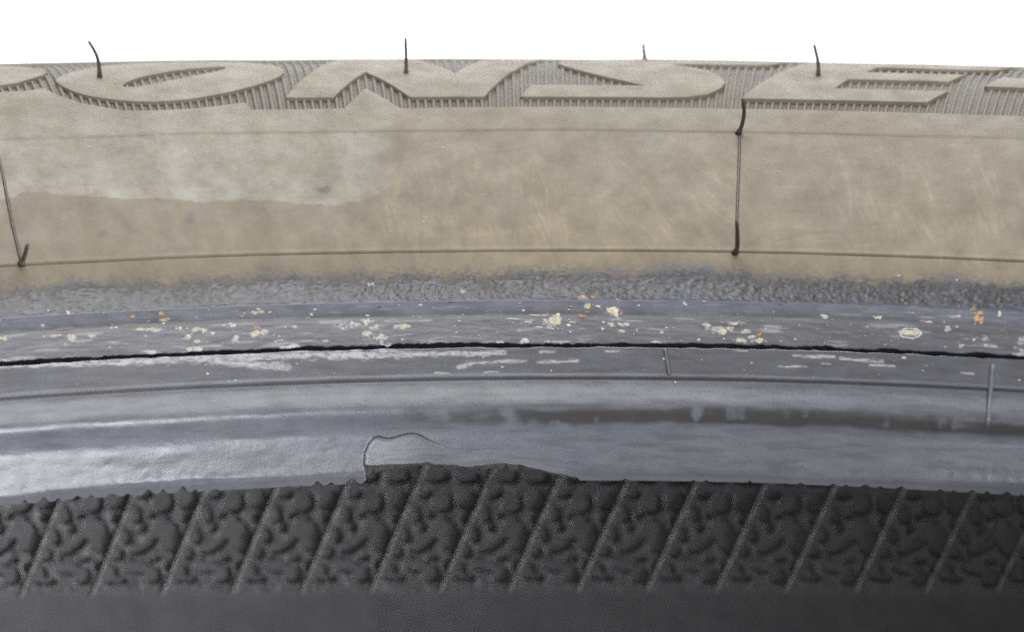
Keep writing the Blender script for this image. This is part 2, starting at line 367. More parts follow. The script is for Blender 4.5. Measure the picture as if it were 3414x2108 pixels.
_LET = {
    "P": [[(-418, 70.6), (-384, VT), (-303, VT), (-291, 92.6), (-283, 89.8), (-279.4, 87), (-283, 84.4), (-290, 82.3), (-299, 80.0), (-309, 79.0), (-379, 78.6), (-390, 70.6)],
          [(-374, 83.6), (-366, 90), (-318, 90), (-309, 87), (-318, 83.8)]],
    "O": [[(-277.9, 80.4), (-273.7, 76.6), (-266, 73.8), (-255.4, 72.0), (-242, 70.7), (-227.4, 70.2), (-210.6, 70.7), (-193.5, 72.2), (-176.3, 74.6), (-164, 77.2),
           (-155, 80.1), (-151.1, 82.6), (-150.8, 85), (-153, 87.6), (-159, 90), (-169, 92.2), (-183, 94.1), (-198, 95.0), (-212, 95.0), (-228, 94.0), (-243, 91.9), (-256, 88.9), (-267.4, 85.6), (-275, 82.8)],
          [(-244, 76.9), (-235.6, 80.3), (-226.7, 82.6), (-213.7, 85.0), (-201, 87.0), (-190, 88.1), (-182, 88.2), (-181.5, 86.8), (-186, 85.0), (-194.5, 82.8), (-207.1, 80.5), (-220, 78.5), (-229, 77.1), (-238, 76.3)]],
    "N": [[(-152.8, 70.8), (-118, VT), (-76.4, VT), (-55.8, 81.5), (-36.9, VT), (-7.5, VT), (-40.1, 70.6), (-82.3, 70.6), (-105.5, 83.1), (-125.8, 70.7)]],
    "S": [[(-19.4, 70.6), (-12.6, 75.5), (51.3, 75.5), (28.9, 79.8), (12, 84.5), (5, 87.6), (2, 90.5), (4, 93), (12, 94.8), (25, VT), (126, VT), (118.5, 90.4), (63, 90.3),
           (73, 88), (85.5, 84.5), (93.5, 80.3), (95.9, 77.5), (93.5, 74.6), (87.3, 72.1), (75, 70.9), (62.5, 70.6)]],
    "E": [[(106.5, 70.6), (140.5, VT), (249, VT), (240, 90.2), (177.2, 90.2), (172, 85.4), (226, 85.4), (219.5, 80.6), (163.8, 80.6), (157.6, 75.5), (220.5, 75.5), (211, 70.6)]],
    "bar": [[(239.8, 78.4), (247, 84.0), (310, 84.0), (303, 78.4)]],
}
_HATCH = [(-455, 66.8), (-385, 66.8), (-372, 75.2), (-310.3, 76.0), (-294, 76.5), (-285, 77.5), (-279.8, 74.0), (-266.9, 70.3), (-245, 67.5), (-228.7, 67.1), (-207.6, 67.5),
          (-190.6, 68.6), (-175.8, 69.7), (-172.8, 66.85), (-120.3, 66.85), (-107, 74.6), (-88.4, 66.85), (107.5, 66.9), (420, 66.9), (420, 99.0), (-455, 99.0)]
to_mm = lambda pts: [(x * R_REF * MM, y) for x, y in pts]
HATCH_MM = to_mm(_HATCH)
mr = lambda pts: [(x * 0.205, y) for x, y in pts]        # bead-side lists: milliradians -> mm at the bead radius

# brush marks in the brown film
_streaks = []
for k in range(420):
    zone = rng.random()
    if zone < 0.40:                                    # fan of steep wipe marks
        u0, v0, ang, ln = rng.uniform(38, 74), rng.uniform(34, 54), rng.normal(1.86, 0.16), rng.uniform(9, 22)
    elif zone < 0.62:
        u0, v0, ang, ln = rng.uniform(10, 27), rng.uniform(34, 57), rng.normal(2.2, 0.2), rng.uniform(6, 15)
    elif zone < 0.80:
        u0, v0, ang, ln = rng.uniform(-27, 2), rng.uniform(33, 52), rng.normal(1.68, 0.14), rng.uniform(6, 15)
    else:
        u0, v0, ang, ln = rng.uniform(27, 50), rng.uniform(34, 47), rng.normal(0.08, 0.10), rng.uniform(8, 18)
    _streaks.append((u0, v0, ang, ln, rng.uniform(0.08, 0.26), rng.uniform(0.12, 0.60) * (1 if rng.random() < 0.62 else -1.0), rng.normal(0, 0.004)))
_streaks += [(-9, 36.0, 0.12, 20, 0.5, 0.45, 0.010), (-22.5, 44, 1.62, 17, 0.6, 0.45, 0.003), (-17, 43, 1.98, 9, 0.22, 0.5, 0.0), (-15.6, 43, 1.98, 9, 0.22, 0.4, 0.0), (33, 43, 0.38, 12, 0.8, -0.8, 0.0)]


def film_wear(th, v):
    """RGBA wear masks for points of the skin"""
    u = th * 238.0                                      # mm round the tyre at mid sidewall
    n1 = fbm(u * 0.06, v * 0.045, 3, 6, 0.58); n2 = fbm(u * 0.38, v * 0.34, 9, 4); n3 = fbm(u * 1.3, v * 1.4, 21, 3)
    edge_u = np.array([p[0] for p in STAIN_EDGE]) * 0.238; edge_v = np.array([p[1] for p in STAIN_EDGE])
    ev = np.interp(u, edge_u, edge_v) + (n2 - 0.5) * 0.9
    pale = sstep(-0.04, 0.14, v - ev) * sstep(-22.0 + 0, -27.0, u + (n1 - .5) * 10 + (n2 - .5) * 9) * (1 - sstep(V_LINE2 - 2, V_LINE2 + 8, v) * .35)
    pale = pale * (0.62 + 0.38 * sstep(6, 0, v - ev))
    up = sstep(52, 82, v + (n1 - 0.5) * 20)             # film paler towards the lettering
    R = np.clip(np.maximum(pale, up * 0.62) + (n1 - 0.5) * 0.5 * (v > V_LINE1), 0, 1)
    G = np.zeros_like(R)
    sel = (v > V_LINE1 - 1) & (v < V_LINE2 + 2) & (np.abs(th) < 0.4)
    us, vs = u[sel], v[sel]; g = np.zeros_like(us)
    for u0, v0, ang, ln, w, a, cv in _streaks:
        du, dv = us - u0, vs - v0
        s = du * math.cos(ang) + dv * math.sin(ang)
        near = np.abs(s) < ln
        if not near.any():
            continue
        t = -du * math.sin(ang) + dv * math.cos(ang) - cv * s * s
        g += a * np.exp(-(t / w) ** 2) * np.clip(1 - (s / (ln * 0.6)) ** 2, 0, 1)
    G[sel] = g
    G = 1.35 * G * (0.45 + 1.1 * n2) * (1 - pale)
    G += 0.42 * sstep(0.35, 0.75, fbm(u * 0.03, v * 0.06, 41, 4)) * sstep(64, 40, v) * sstep(-34, -22, u)
    G += 0.22 * sstep(46, 33, v) * (1 - pale)
    B = np.zeros_like(R)
    # bare rubber below the film, with a ragged edge
    ragged = V_ROUGH + 0.5 + (n2 - 0.5) * 3.0 + (n3 - 0.5) * 1.8 + (n1 - 0.5) * 3.5
    B = np.maximum(B, sstep(1.1, -0.9, v - ragged + (fbm(u * 2.2, v * 3.0, 23, 3) - 0.5) * 2.6))
    B = np.maximum(B, 0.35 * sstep(V_ROUGH + 4.0, V_ROUGH, v + (n2 - .5) * 3) * sstep(.35, .7, n3 * .5 + n2 * .5))
    for (bu, bv), (ra, rb) in zip(BLOBS, ((0.9, 0.85), (0.65, 1.25), (0.8, 0.75))):
        q = np.hypot((u - bu * 0.238) / ra - 0.25 * (v - bv) / rb, (v - bv) / rb)
        B = np.maximum(B, 0.02 * sstep(1.25, 0.7, q + (n3 - 0.5) * 0.5))
    A = np.zeros_like(R)
    ub = th * 205.0
    low = (v < V_STEP + 1) & (np.abs(th) < 0.42)
    if low.any():
        ul, vl = ub[low], v[low]
        nn = fbm(ul * 0.9, vl * 5.0, 55, 4); nf = fbm(ul * 2.6, vl * 6, 58, 3)
        a = np.zeros_like(ul)
        for x0, y0, x1, y1, h in SCUFFS:
            q, tt = seg_dist(ul, vl, [(x0 * 0.205, y0), (x1 * 0.205, y1)])
            a = np.maximum(a, sstep(1.35, 0.25, q / h + (nn - 0.5) * 2.2) * (0.35 + 0.65 * sstep(0.28, 0.50, nf)))
        # thin chalky smears above the crack
        ch = sstep(0.64, 0.76, fbm(ul * 0.25, vl * 3.2, 91, 4)) * sstep(22.8, 21.6, vl) * sstep(18.0, 18.8, vl) * 0.22
        ns = fbm(ul * 2.2, vl * 3.6, 95, 4)
        for tm, fv, hw, hh, kind in FLAKES:
            if kind in "wcy" and hw > 0.3:
                m = (np.abs(ul - tm * 0.205) < hw * 2.2) & (np.abs(vl - fv) < hh * 2.6)
                q = np.hypot((ul[m] - tm * 0.205) / (hw * 1.5), (vl[m] - fv) / (hh * 1.6))
                a[m] = np.maximum(a[m], 0.9 * sstep(0.42, 0.62, ns[m] - 0.30 * (q - 0.55)) * sstep(1.5, 0.8, q))
        A[low] = np.clip(np.maximum(a * 0.52, ch), 0, 1)
    A = np.maximum(A, 0.05 * (v < V_RIDGE) * (0.4 + 1.2 * fbm(ub * 0.12, v * 0.5, 66, 4)))
    B = np.where((v > V_RIDGE) & (v < 22.3), np.minimum(B, 0.80 + 0.1 * n1), B)
    return np.clip(np.stack([R, np.clip(G, 0, 1), B, A], -1), 0, 1)


def skin_coords(th, v):
    return np.stack([th * 238.0, v, np.zeros_like(v)], -1)


def theta_columns(step_mm, lo=-0.46, hi=0.42):
    n = int((hi - lo) * 205.0 / step_mm)
    fine = np.linspace(lo, hi, n)
    tear = np.arange(-25.5, -12.5, 0.06) / 205.0         # closer columns round the torn lip
    fine = np.concatenate([fine[fine < tear[0] - 1e-4], tear, fine[fine > tear[-1] + 1e-4]])
    rest = np.linspace(hi, lo + 2 * math.pi, 110)
    return np.concatenate([fine, rest[1:]])


def v_rows(*zones):
    out = []
    for a, b, st in zones:
        out.append(np.linspace(a, b, max(2, int(round((b - a) / st)) + 1))[:-1])
    out.append(np.array([zones[-1][1]]))
    return np.concatenate(out)


tyre = bpy.data.objects.new("tyre", None); COL.objects.link(tyre)
tyre.empty_display_size = 0.05
tyre["label"] = "used black rubber tyre with brown filmed sidewall and torn bead lip"
tyre["category"] = "tyre"

# ---- sidewall, from the upper lip of the split to the shoulder
TH = theta_columns(0.17)
VR = v_rows((V_CR1, 25.6, 0.13), (25.6, 30.0, 0.12), (30, 32.2, 0.25), (32.2, 33.1, 0.07), (33.1, 59.1, 0.36), (59.1, 60.0, 0.07), (60, 66.4, 0.35), (66.4, 67.4, 0.09),
            (67.4, 79, 0.2), (79, 101, 0.3), (101, 112, 0.6), (112, V_END, 2.4))
G_T, G_V = np.meshgrid(TH, VR)
lip = (fbm(G_T * 205 * 0.35, G_T * 0, 13, 4) - 0.5) * 0.55 + (vnoise(G_T * 205 * 2.1, G_T * 0, 14) - 0.5) * 0.16
G_Vd = G_V + lip * np.exp(-(G_V - V_CR1) / 0.5)
u = G_T * 238.0
disp = (fbm(u * 0.06, G_V * 0.1, 31, 3) - 0.5) * 0.25
wob1 = (fbm(u * 0.05, u * 0, 33, 3) - 0.5) * 0.5
g = lambda x, s: np.exp(-(x / s) ** 2)
disp += 0.10 * g(G_V - V_LINE2 - 0.05 * wob1, 0.16) * (0.5 + fbm(u * 0.1, u * 0, 35, 2)) - 0.10 * g(G_V - V_LINE2 - 0.3, 0.16)
disp += -0.17 * g(G_V - V_LINE1, 0.10) * (0.6 + 0.8 * fbm(u * 0.15, u * 0, 36, 3)) + 0.08 * g(G_V - V_LINE1 - 0.4, 0.22)
ragg = V_ROUGH + (fbm(u * 0.5, u * 0, 71, 4) - 0.5) * 2.0
band = sstep(V_STEP - 0.08, V_STEP + 0.12, G_V + (vnoise(u * 0.8, u * 0, 72) - .5) * .12) * sstep(1.2, -1.6, G_V - ragg)
rough = fbm(u * 2.1, G_V * 3.0, 73, 2, 0.6) - 0.5
pits = sstep(0.60, 0.78, fbm(u * 1.5, G_V * 2.0, 78, 2))
disp += band * (0.02 + 0.075 * rough - 0.025 * pits)
low = sstep(V_STEP, V_STEP - 0.4, G_V)
disp += low * (fbm(u * 0.4, G_V * 3, 81, 3) - 0.5) * 0.06
hat = in_poly(G_T * R_REF, G_V, HATCH_MM).astype(float)
for _ in range(1):
    hat[1:-1, 1:-1] = (hat[1:-1, 1:-1] * 4 + hat[:-2, 1:-1] + hat[2:, 1:-1] + hat[1:-1, :-2] + hat[1:-1, 2:]) / 8
disp -= 0.60 * hat
for sm in SEAMS:
    for pts_ in (sm,):
        dd_, _ = seg_dist(u, G_V, [(x * 0.238, y) for x, y in pts_])
        disp -= 0.20 * g(dd_, 0.13)
P = surf(G_T, G_Vd, disp)
wear = film_wear(G_T, G_V)
wear[..., 0] *= 1 - hat * 0.9; wear[..., 1] = np.maximum(wear[..., 1], hat * 0.45); wear[..., 2] = np.maximum(wear[..., 2], hat * 0.1)
# lip turned into the split
depth = np.array([2.6, 1.2, 0.45])[:, None]
t0 = np.broadcast_to(TH, (3, len(TH)))
inner = surf(t0, np.broadcast_to(G_Vd[0], (3, len(TH))) + np.array([0.12, 0.08, 0.02])[:, None], -depth + disp[0])
P = np.concatenate([inner, P], 0)
wear = np.concatenate([np.broadcast_to(np.array([0, 0, 1.0, 0]), (3, len(TH), 4)), wear], 0)
sk = skin_coords(np.concatenate([t0, G_T]), np.concatenate([np.broadcast_to(VR[0] - depth, (3, len(TH))), G_V]))
scr = np.zeros_like(u)                                  # fine dark scuffs in the film
r9 = np.random.default_rng(91)
for k in range(150):
    su, sv, sa, sl, sw = r9.uniform(-75, 78), r9.uniform(31, 62), r9.choice([r9.normal(0.0, 0.12), r9.normal(1.9, 0.3)]), r9.uniform(1.0, 7.0), r9.uniform(0.07, 0.22)
    c0_ = np.searchsorted(TH[:1150], (su - sl) / 238.0), np.searchsorted(TH[:1150], (su + sl) / 238.0)
    if c0_[1] - c0_[0] < 2:
        continue
    uu, vv = u[:, c0_[0]:c0_[1]] - su, G_V[:, c0_[0]:c0_[1]] - sv
    s_ = uu * math.cos(sa) + vv * math.sin(sa); t_ = -uu * math.sin(sa) + vv * math.cos(sa)
    scr[:, c0_[0]:c0_[1]] = np.maximum(scr[:, c0_[0]:c0_[1]], r9.uniform(.08, .34) * np.exp(-(t_ / sw) ** 2) * np.clip(1 - (s_ / sl) ** 2, 0, 1))
gn = fbm(u * 1.7, G_V * 2.3, 301, 3); gl = fbm(u * 0.1, G_V * 0.1, 305, 3)
e1 = G_V - ragg - 0.4 + (gn - 0.5) * 3.6 + (fbm(u * 2.4, G_V * 3.0, 321, 3) - 0.5) * 1.6 + (gl - 0.5) * 3.0
upper = G_V > V_STEP
wear[3:, :, 2] = np.where(upper & (hat < .01), np.maximum(sstep(0.2, -1.4, e1), 0.0), wear[3:, :, 2])
grime_shade = sstep(V_STEP - 0.05, V_STEP + 0.3, G_V) * sstep(1.5, -0.8, e1) * np.clip(0.60 + 0.26 * sstep(25.2, 28.6, G_V) + (gn - 0.5) * 1.8 + (gl - .5) * 0.7, 0, 0.9)
grime_shade = np.maximum(grime_shade, 0.55 * g(G_V - 22.6 - (gl - .5), 0.55) * (0.4 + gl))                        # shade of the hollow below the flange, put into the colour
grime_shade = np.maximum(grime_shade, 0.20 * sstep(0.45, 0.75, fbm(u * 0.12, G_V * 0.8, 307, 4)) * (G_V < V_STEP))
grime_shade = np.maximum(grime_shade, 0.85 * hat)  # dirt on the recess floor, with the shade between ribs painted in
grime_shade = np.maximum(grime_shade, scr * (0.4 + gn))
for sm in SEAMS:
    dd_, _ = seg_dist(u, G_V, [(x * 0.238, y) for x, y in sm])
    grime_shade = np.maximum(grime_shade, 0.85 * g(dd_, 0.15))  # shadow beside the seam ridge, put into the colour
for (bu, bv), (ra, rb), dep in zip(BLOBS, ((0.9, 0.85), (0.65, 1.25), (0.8, 0.75)), (0.72, 0.55, 0.35)):
    q = np.hypot((u - bu * 0.238) / ra - 0.25 * (G_V - bv) / rb, (G_V - bv) / rb)
    grime_shade = np.maximum(grime_shade, dep * sstep(1.25, 0.6, q + (gn - 0.5) * 0.5))
q, _ = seg_dist(u, G_V, [(BLOBS[0][0] * .238, BLOBS[0][1] + .4), (BLOBS[0][0] * .238 - 2.0, BLOBS[0][1] + 2.1)])
grime_shade = np.maximum(grime_shade, 0.25 * sstep(0.26, 0.06, q))
grime_shade = np.maximum(grime_shade, 0.22 * sstep(0.66, 0.76, fbm(u * 1.2, G_V * 1.5, 401, 3)) * (G_V > V_ROUGH) * sstep(.45, .6, fbm(u * .07, G_V * .09, 77, 2)))
grime_shade = np.maximum(grime_shade, 0.20 * sstep(0.46, 0.70, fbm(u * 0.10, G_V * 0.075, 403, 6, 0.62)) * sstep(V_ROUGH, V_ROUGH + 4, G_V) * (0.35 + 0.65 * sstep(-40, -20, u)))
grime_shade = np.maximum(grime_shade, 0.6 * g(G_V - V_LINE1, 0.09) * sstep(.25, .5, fbm(u * .3, u * 0, 308, 3)))
grime_shade = np.concatenate([np.zeros((3, len(TH))), grime_shade], 0)
sidewall = new_mesh("sidewall", P.reshape(-1, 3), grid_faces(P.shape[0], P.shape[1], True), M_SKIN, tyre, True, wear.reshape(-1, 4), sk.reshape(-1, 3), grime_shade)

# ---- bead, from the split down to the torn toe
VB = v_rows((0, 2.6, 0.10), (2.6, 7, 0.065), (7, 8, 0.12), (8, 13.2, 0.14), (13.2, 14.3, 0.07), (14.3, V_CR0, 0.13))
B_T, B_V = np.meshgrid(TH, VB)
ub = B_T * 205.0
uc = TH * 205.0
toe = (fbm(uc * 0.12, uc * 0, 101, 3) - 0.5) * 0.5
ph = np.mod(TH * 1000 / 22.0 + 0.3 * vnoise(uc * .2, uc * 0, 8), 1.0)
toe += np.where(uc < -22, 1.5, 1.0) * 0.62 * (g(ph - 0.3, 0.16) + 0.8 * g(ph - 0.72, 0.10)) * (0.2 + 1.3 * vnoise(uc * 0.35, uc * 0, 5)) - 0.28
te_u = np.array([p[0] for p in TEAR_EDGE]) * 0.205; te_v = np.array([p[1] for p in TEAR_EDGE])
torn = ((uc > te_u[0]) & (uc < te_u[-1]))
toe = np.where(torn, np.maximum(np.interp(uc, te_u, te_v) + (fbm(uc * 0.9, uc * 0, 6, 3) - 0.5) * 0.22, toe), toe)
B_Vd = np.where(B_V < 5.0, toe + (5.0 - toe) * B_V / 5.0, B_V)
lipb = (fbm(B_T * 205 * 0.5, B_T * 0, 15, 4) - 0.5) * 0.30
B_Vd = B_Vd + lipb * np.exp((B_V - V_CR0) / 0.4)
bd = (fbm(ub * 0.05, B_V * 0.2, 111, 3) - 0.5) * 0.3 + (fbm(ub * 0.5, B_V * 0.9, 113, 3) - 0.5) * 0.035
bd += 0.10 * g(B_V - V_RIDGE - 0.30, 0.22) - 0.22 * g(B_V - V_RIDGE + 0.05, 0.14) - 0.12 * sstep(V_RIDGE + 0.1, V_RIDGE - 0.1, B_V) * sstep(V_RIDGE - 3, V_RIDGE - .5, B_V)
bd += -0.14 * sstep(1.75, 1.1, B_Vd + (fbm(ub * 0.08, ub * 0, 115, 2) - 0.5) * 1.0)
dl, tl = seg_dist(ub, B_Vd, mr(TEAR_LINE))
line_mm = mr(TEAR_LINE)
flap_poly = line_mm + [(line_mm[-1][0] + 3.0, 3.4), (line_mm[-1][0] + 4.0, 1.5), (line_mm[0][0], -0.5)]
flap = in_poly(ub, B_Vd, flap_poly).astype(float)
fade = sstep(-13.6, -21.0, ub)
bd += -0.34 * g(dl, 0.075) * sstep(1.0, 0.75, tl) - 0.14 * flap * fade * sstep(0.0, 0.5, dl)
mould_n = fbm(ub * 0.22, B_V * 1.0, 120, 4)
Pb = surf(B_T, B_Vd, bd)
wb = film_wear(B_T, B_V)
wb[..., 2] = np.where(B_V < V_RIDGE, 1.0, wb[..., 2])
wb[..., 0] = 0
wb[..., 3] = np.maximum(wb[..., 3], 0.15 * flap * fade * sstep(0, .6, dl))
wb[..., 1] = 0
# toe underside (or the torn ply face) going back under the bead
edge = surf(TH, toe, bd[0])
rad = np.stack([np.sin(TH), np.cos(TH), TH * 0], -1)
upv = np.array([0, 0, 1.0])
under = [edge + rad * 0.5 * MM - upv * 0.12 * MM, edge + rad * 4.0 * MM - upv * 0.7 * MM,
         np.stack([212.9 * MM * np.sin(TH), 212.9 * MM * np.cos(TH), np.full(len(TH), (ZOFF - 93.3) * MM)], -1)]
under = np.array(under[::-1])
top_in = surf(t0, np.broadcast_to(B_Vd[-1], (3, len(TH))) - np.array([0.02, 0.08, 0.12])[:, None], -depth[::-1] + bd[-1])
Pb = np.concatenate([under, Pb, top_in], 0)
one = np.broadcast_to(np.array([0, 0, 1.0, 0]), (3, len(TH), 4))
wb = np.concatenate([one, wb, one], 0)
skb = skin_coords(np.concatenate([t0, B_T, t0]), np.concatenate([np.broadcast_to(np.array([-11, -4, -.5])[:, None], (3, len(TH))), B_V, np.broadcast_to(V_CR0 + depth[::-1], (3, len(TH)))]))
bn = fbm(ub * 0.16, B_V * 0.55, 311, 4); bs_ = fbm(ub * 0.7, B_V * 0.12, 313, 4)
gb = np.clip(sstep(0.30, 0.50, 0.55 * bn + 0.45 * bs_ + 0.08 * sstep(-10, 25, ub)) * sstep(1.6, 0.45, np.abs(B_V - 8.7) + (bn - 0.5) * 1.4) * (0.15 + 0.85 * sstep(-35, 10, ub)), 0, 0.85)  # shade of the bead's downturned band, painted as a broken dark streak
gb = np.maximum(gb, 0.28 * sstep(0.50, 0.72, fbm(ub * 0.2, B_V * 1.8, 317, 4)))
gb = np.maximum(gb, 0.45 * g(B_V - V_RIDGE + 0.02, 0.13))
gb = np.maximum(gb, 0.35 * sstep(1.8, 1.0, B_Vd + (bn - .5)) * (1 - flap * fade))  # toe lip turns down; its shade is put into the colour
gb = np.maximum(gb, 0.9 * g(dl, 0.07) * sstep(1.0, 0.75, tl))  # shadow in the tear line, painted dark
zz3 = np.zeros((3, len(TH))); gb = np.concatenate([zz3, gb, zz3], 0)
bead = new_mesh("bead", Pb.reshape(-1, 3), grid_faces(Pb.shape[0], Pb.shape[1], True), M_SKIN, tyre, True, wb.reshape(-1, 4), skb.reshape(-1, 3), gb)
bead["label"] = "bare grey bead of the tyre with its toe torn away"

# ragged ply showing in the tear
tu = np.linspace(te_u[0] + 0.05, te_u[-1] - 0.3, 190)
tv = np.interp(tu, te_u, te_v)
drop = (0.25 + 1.35 * np.exp(-(tu - te_u[0]) / 3.0) + 0.5 * g(tu + 6.5, 4.0)) * (0.55 + 0.9 * fbm(tu * 1.1, tu * 0, 140, 4)) * sstep(te_u[-1], te_u[-1] - 3, tu)
rows = []
for k, s in enumerate(np.linspace(0, 1, 9)):
    base = surf(tu / 205.0, tv + 0.25, -0.45)
    rd = np.stack([np.sin(tu / 205), np.cos(tu / 205), tu * 0], -1)
    jag = (fbm(tu * 2.5, tu * 0 + k * 1.7, 150, 3) - 0.5) * 0.7
    rows.append(base + rd * ((s * 1.6 + jag * s) * MM)[:, None] - upv * ((0.2 + s * (drop + 0.35)) * MM)[:, None])
ply = new_mesh("torn_ply", np.array(rows).reshape(-1, 3), grid_faces(9, len(tu)), M_PLY, bead)
ply["label"] = "brown fibrous ply bared in the tear"
# ---- raised letters standing in the ribbed recess
def densify(poly, step):
    out = []
    for i in range(len(poly)):
        a, b = poly[i], poly[(i + 1) % len(poly)]
        n = max(1, int(math.hypot(b[0] - a[0], b[1] - a[1]) / step))
        out += [(a[0] + (b[0] - a[0]) * k / n, a[1] + (b[1] - a[1]) * k / n) for k in range(n)]
    return out


def smooth_closed(poly, it=2):
    p = poly
    for _ in range(it):
        q = []
        for i in range(len(p)):
            a, b = p[i], p[(i + 1) % len(p)]
            q += [(0.75 * a[0] + 0.25 * b[0], 0.75 * a[1] + 0.25 * b[1]), (0.25 * a[0] + 0.75 * b[0], 0.25 * a[1] + 0.75 * b[1])]
        p = q
    return p


def raised_outline(name, loops_mm, top, bottom, material, parent, rref, bevel=0.10):
    """loops in (mm round, mm across); outer first. Flat-topped raised piece that follows the tyre skin."""
    loops = [densify(l, 0.7) for l in loops_mm]
    pts, edges = [], []
    for l in loops:
        o = len(pts); pts += l; edges += [(o + i, o + (i + 1) % len(l)) for i in range(len(l))]
    nb = len(pts)
    xs = [p[0] for p in pts]; ys = [p[1] for p in pts]
    gx, gy = np.meshgrid(np.arange(min(xs) + .6, max(xs), 1.2), np.arange(min(ys) + .6, max(ys), 1.2))
    gx, gy = gx.ravel(), gy.ravel()
    ins = in_poly(gx, gy, loops[0])
    for l in loops[1:]:
        ins &= ~in_poly(gx, gy, l)
    for l in loops:
        ins &= seg_dist(gx, gy, l + [l[0]])[0] > 0.5
    pts = pts + list(zip(gx[ins], gy[ins]))
    vco, _, fcs, *_ = delaunay_2d_cdt([Vector(p) for p in pts], edges, [], 0, 1e-5)
    vco = np.array([(p[0], p[1]) for p in vco])
    fcs = [tuple(f) for f in fcs]
    cen = np.array([vco[list(f)].mean(0) for f in fcs])
    keep = in_poly(cen[:, 0], cen[:, 1], loops[0])
    for l in loops[1:]:
        keep &= ~in_poly(cen[:, 0], cen[:, 1], l)
    tris = np.array([f for f, k in zip(fcs, keep) if k])
    th, v = vco[:, 0] / rref, vco[:, 1]
    V0 = surf(th, v, np.full(len(v), top))
    verts = [V0]; faces = [tris]; base = len(V0); thv = [np.stack([th, v], -1)]
    for l in loops:                                    # bevelled walls
        la = np.array(l); n = len(la)
        tang = np.roll(la, -1, 0) - np.roll(la, 1, 0); tang /= np.hypot(tang[:, 0], tang[:, 1])[:, None]
        nrm = np.stack([tang[:, 1], -tang[:, 0]], -1)
        if not in_poly(np.array([la[0, 0] - nrm[0, 0] * 1e-3]), np.array([la[0, 1] - nrm[0, 1] * 1e-3]), l)[0]:
            nrm = -nrm
        if l is not loops[0]:
            nrm = -nrm
        rings = []
        for off, h in ((0, top), (bevel * .7, top - bevel * 0.35), (bevel, top - bevel), (bevel + 0.08, bottom)):
            q = la + nrm * off
            verts.append(surf(q[:, 0] / rref, q[:, 1], np.full(n, h))); thv.append(np.stack([q[:, 0] / rref, q[:, 1]], -1)); rings.append(base); base += n
        i = np.arange(n); j = (i + 1) % n
        for a, b in zip(rings[:-1], rings[1:]):
            faces.append(np.stack([a + i, a + j, b + j], -1)); faces.append(np.stack([a + i, b + j, b + i], -1))
    verts = np.concatenate(verts); faces = np.concatenate(faces); thv = np.concatenate(thv)
    o = new_mesh(name, verts, faces, material, parent, True, film_wear(thv[:, 0], thv[:, 1]), skin_coords(thv[:, 0], thv[:, 1]))
    import bmesh
    bm = bmesh.new(); bm.from_mesh(o.data); bmesh.ops.remove_doubles(bm, verts=bm.verts, dist=2e-6); bmesh.ops.recalc_face_normals(bm, faces=bm.faces)
    # outward = away from the skin
    bm.to_mesh(o.data); bm.free()
    return o


for ch, loops in _LET.items():
    L = [to_mm(l) for l in loops]
    if ch == "O":
        L = [smooth_closed(l) for l in L]
    o = raised_outline("raised_letter" if ch != "bar" else "raised_bar", L, 0.02, -0.70, M_SKIN, sidewall, R_REF, 0.06)
    o["label"] = ("raised letter %s moulded on the sidewall" % ch) if ch != "bar" else "raised bar of the next moulded character"

# ---- fine radial ribs on the floor of the recess (alike: one mesh, turned about the axle)
def ridge_strip(th_c, v0, v1, half_w, h, n, slope=0.0, sink=0.1, base=0.0):
    """low rounded strip running across the skin; returns verts, faces"""
    vs = np.linspace(v0, v1, n); prof = [(-1, -sink), (-0.8, 0.35 * h), (-0.35, h), (0.35, h), (0.8, 0.35 * h), (1, -sink)]
    V = []
    for o, hh in prof:
        r = np.interp(vs, PV, PR)
        V.append(surf(th_c + slope * (vs - v0) + o * half_w / r, vs, np.full(n, base + hh)))
    V = np.array(V)
    return V, grid_faces(len(prof), n)


PITCH = 0.0046
V0, F0 = ridge_strip(0.0, 66.5, 99.6, 0.34, 0.30, 26, base=-0.60)
w0 = np.tile(np.array([0.0, 0.35, 0.05, 0.0]), (V0.size // 3, 1))
s0 = np.stack([np.zeros(V0.size // 3), np.tile(np.linspace(66, 99, 26), 6), np.zeros(V0.size // 3)], -1)
rib0 = None
for k in range(-90, 88):
    if rib0 is None:
        rib0 = new_mesh("recess_rib", V0.reshape(-1, 3), F0, M_SKIN, sidewall, True, w0, s0, np.full(len(w0), 0.22)); o = rib0
    else:
        o = share(rib0, "recess_rib", sidewall)
    a = k * PITCH
    o.matrix_local = Matrix.Translation((0, 0, -1.15e-3 * a)) @ Matrix.Rotation(-a, 4, "Z")

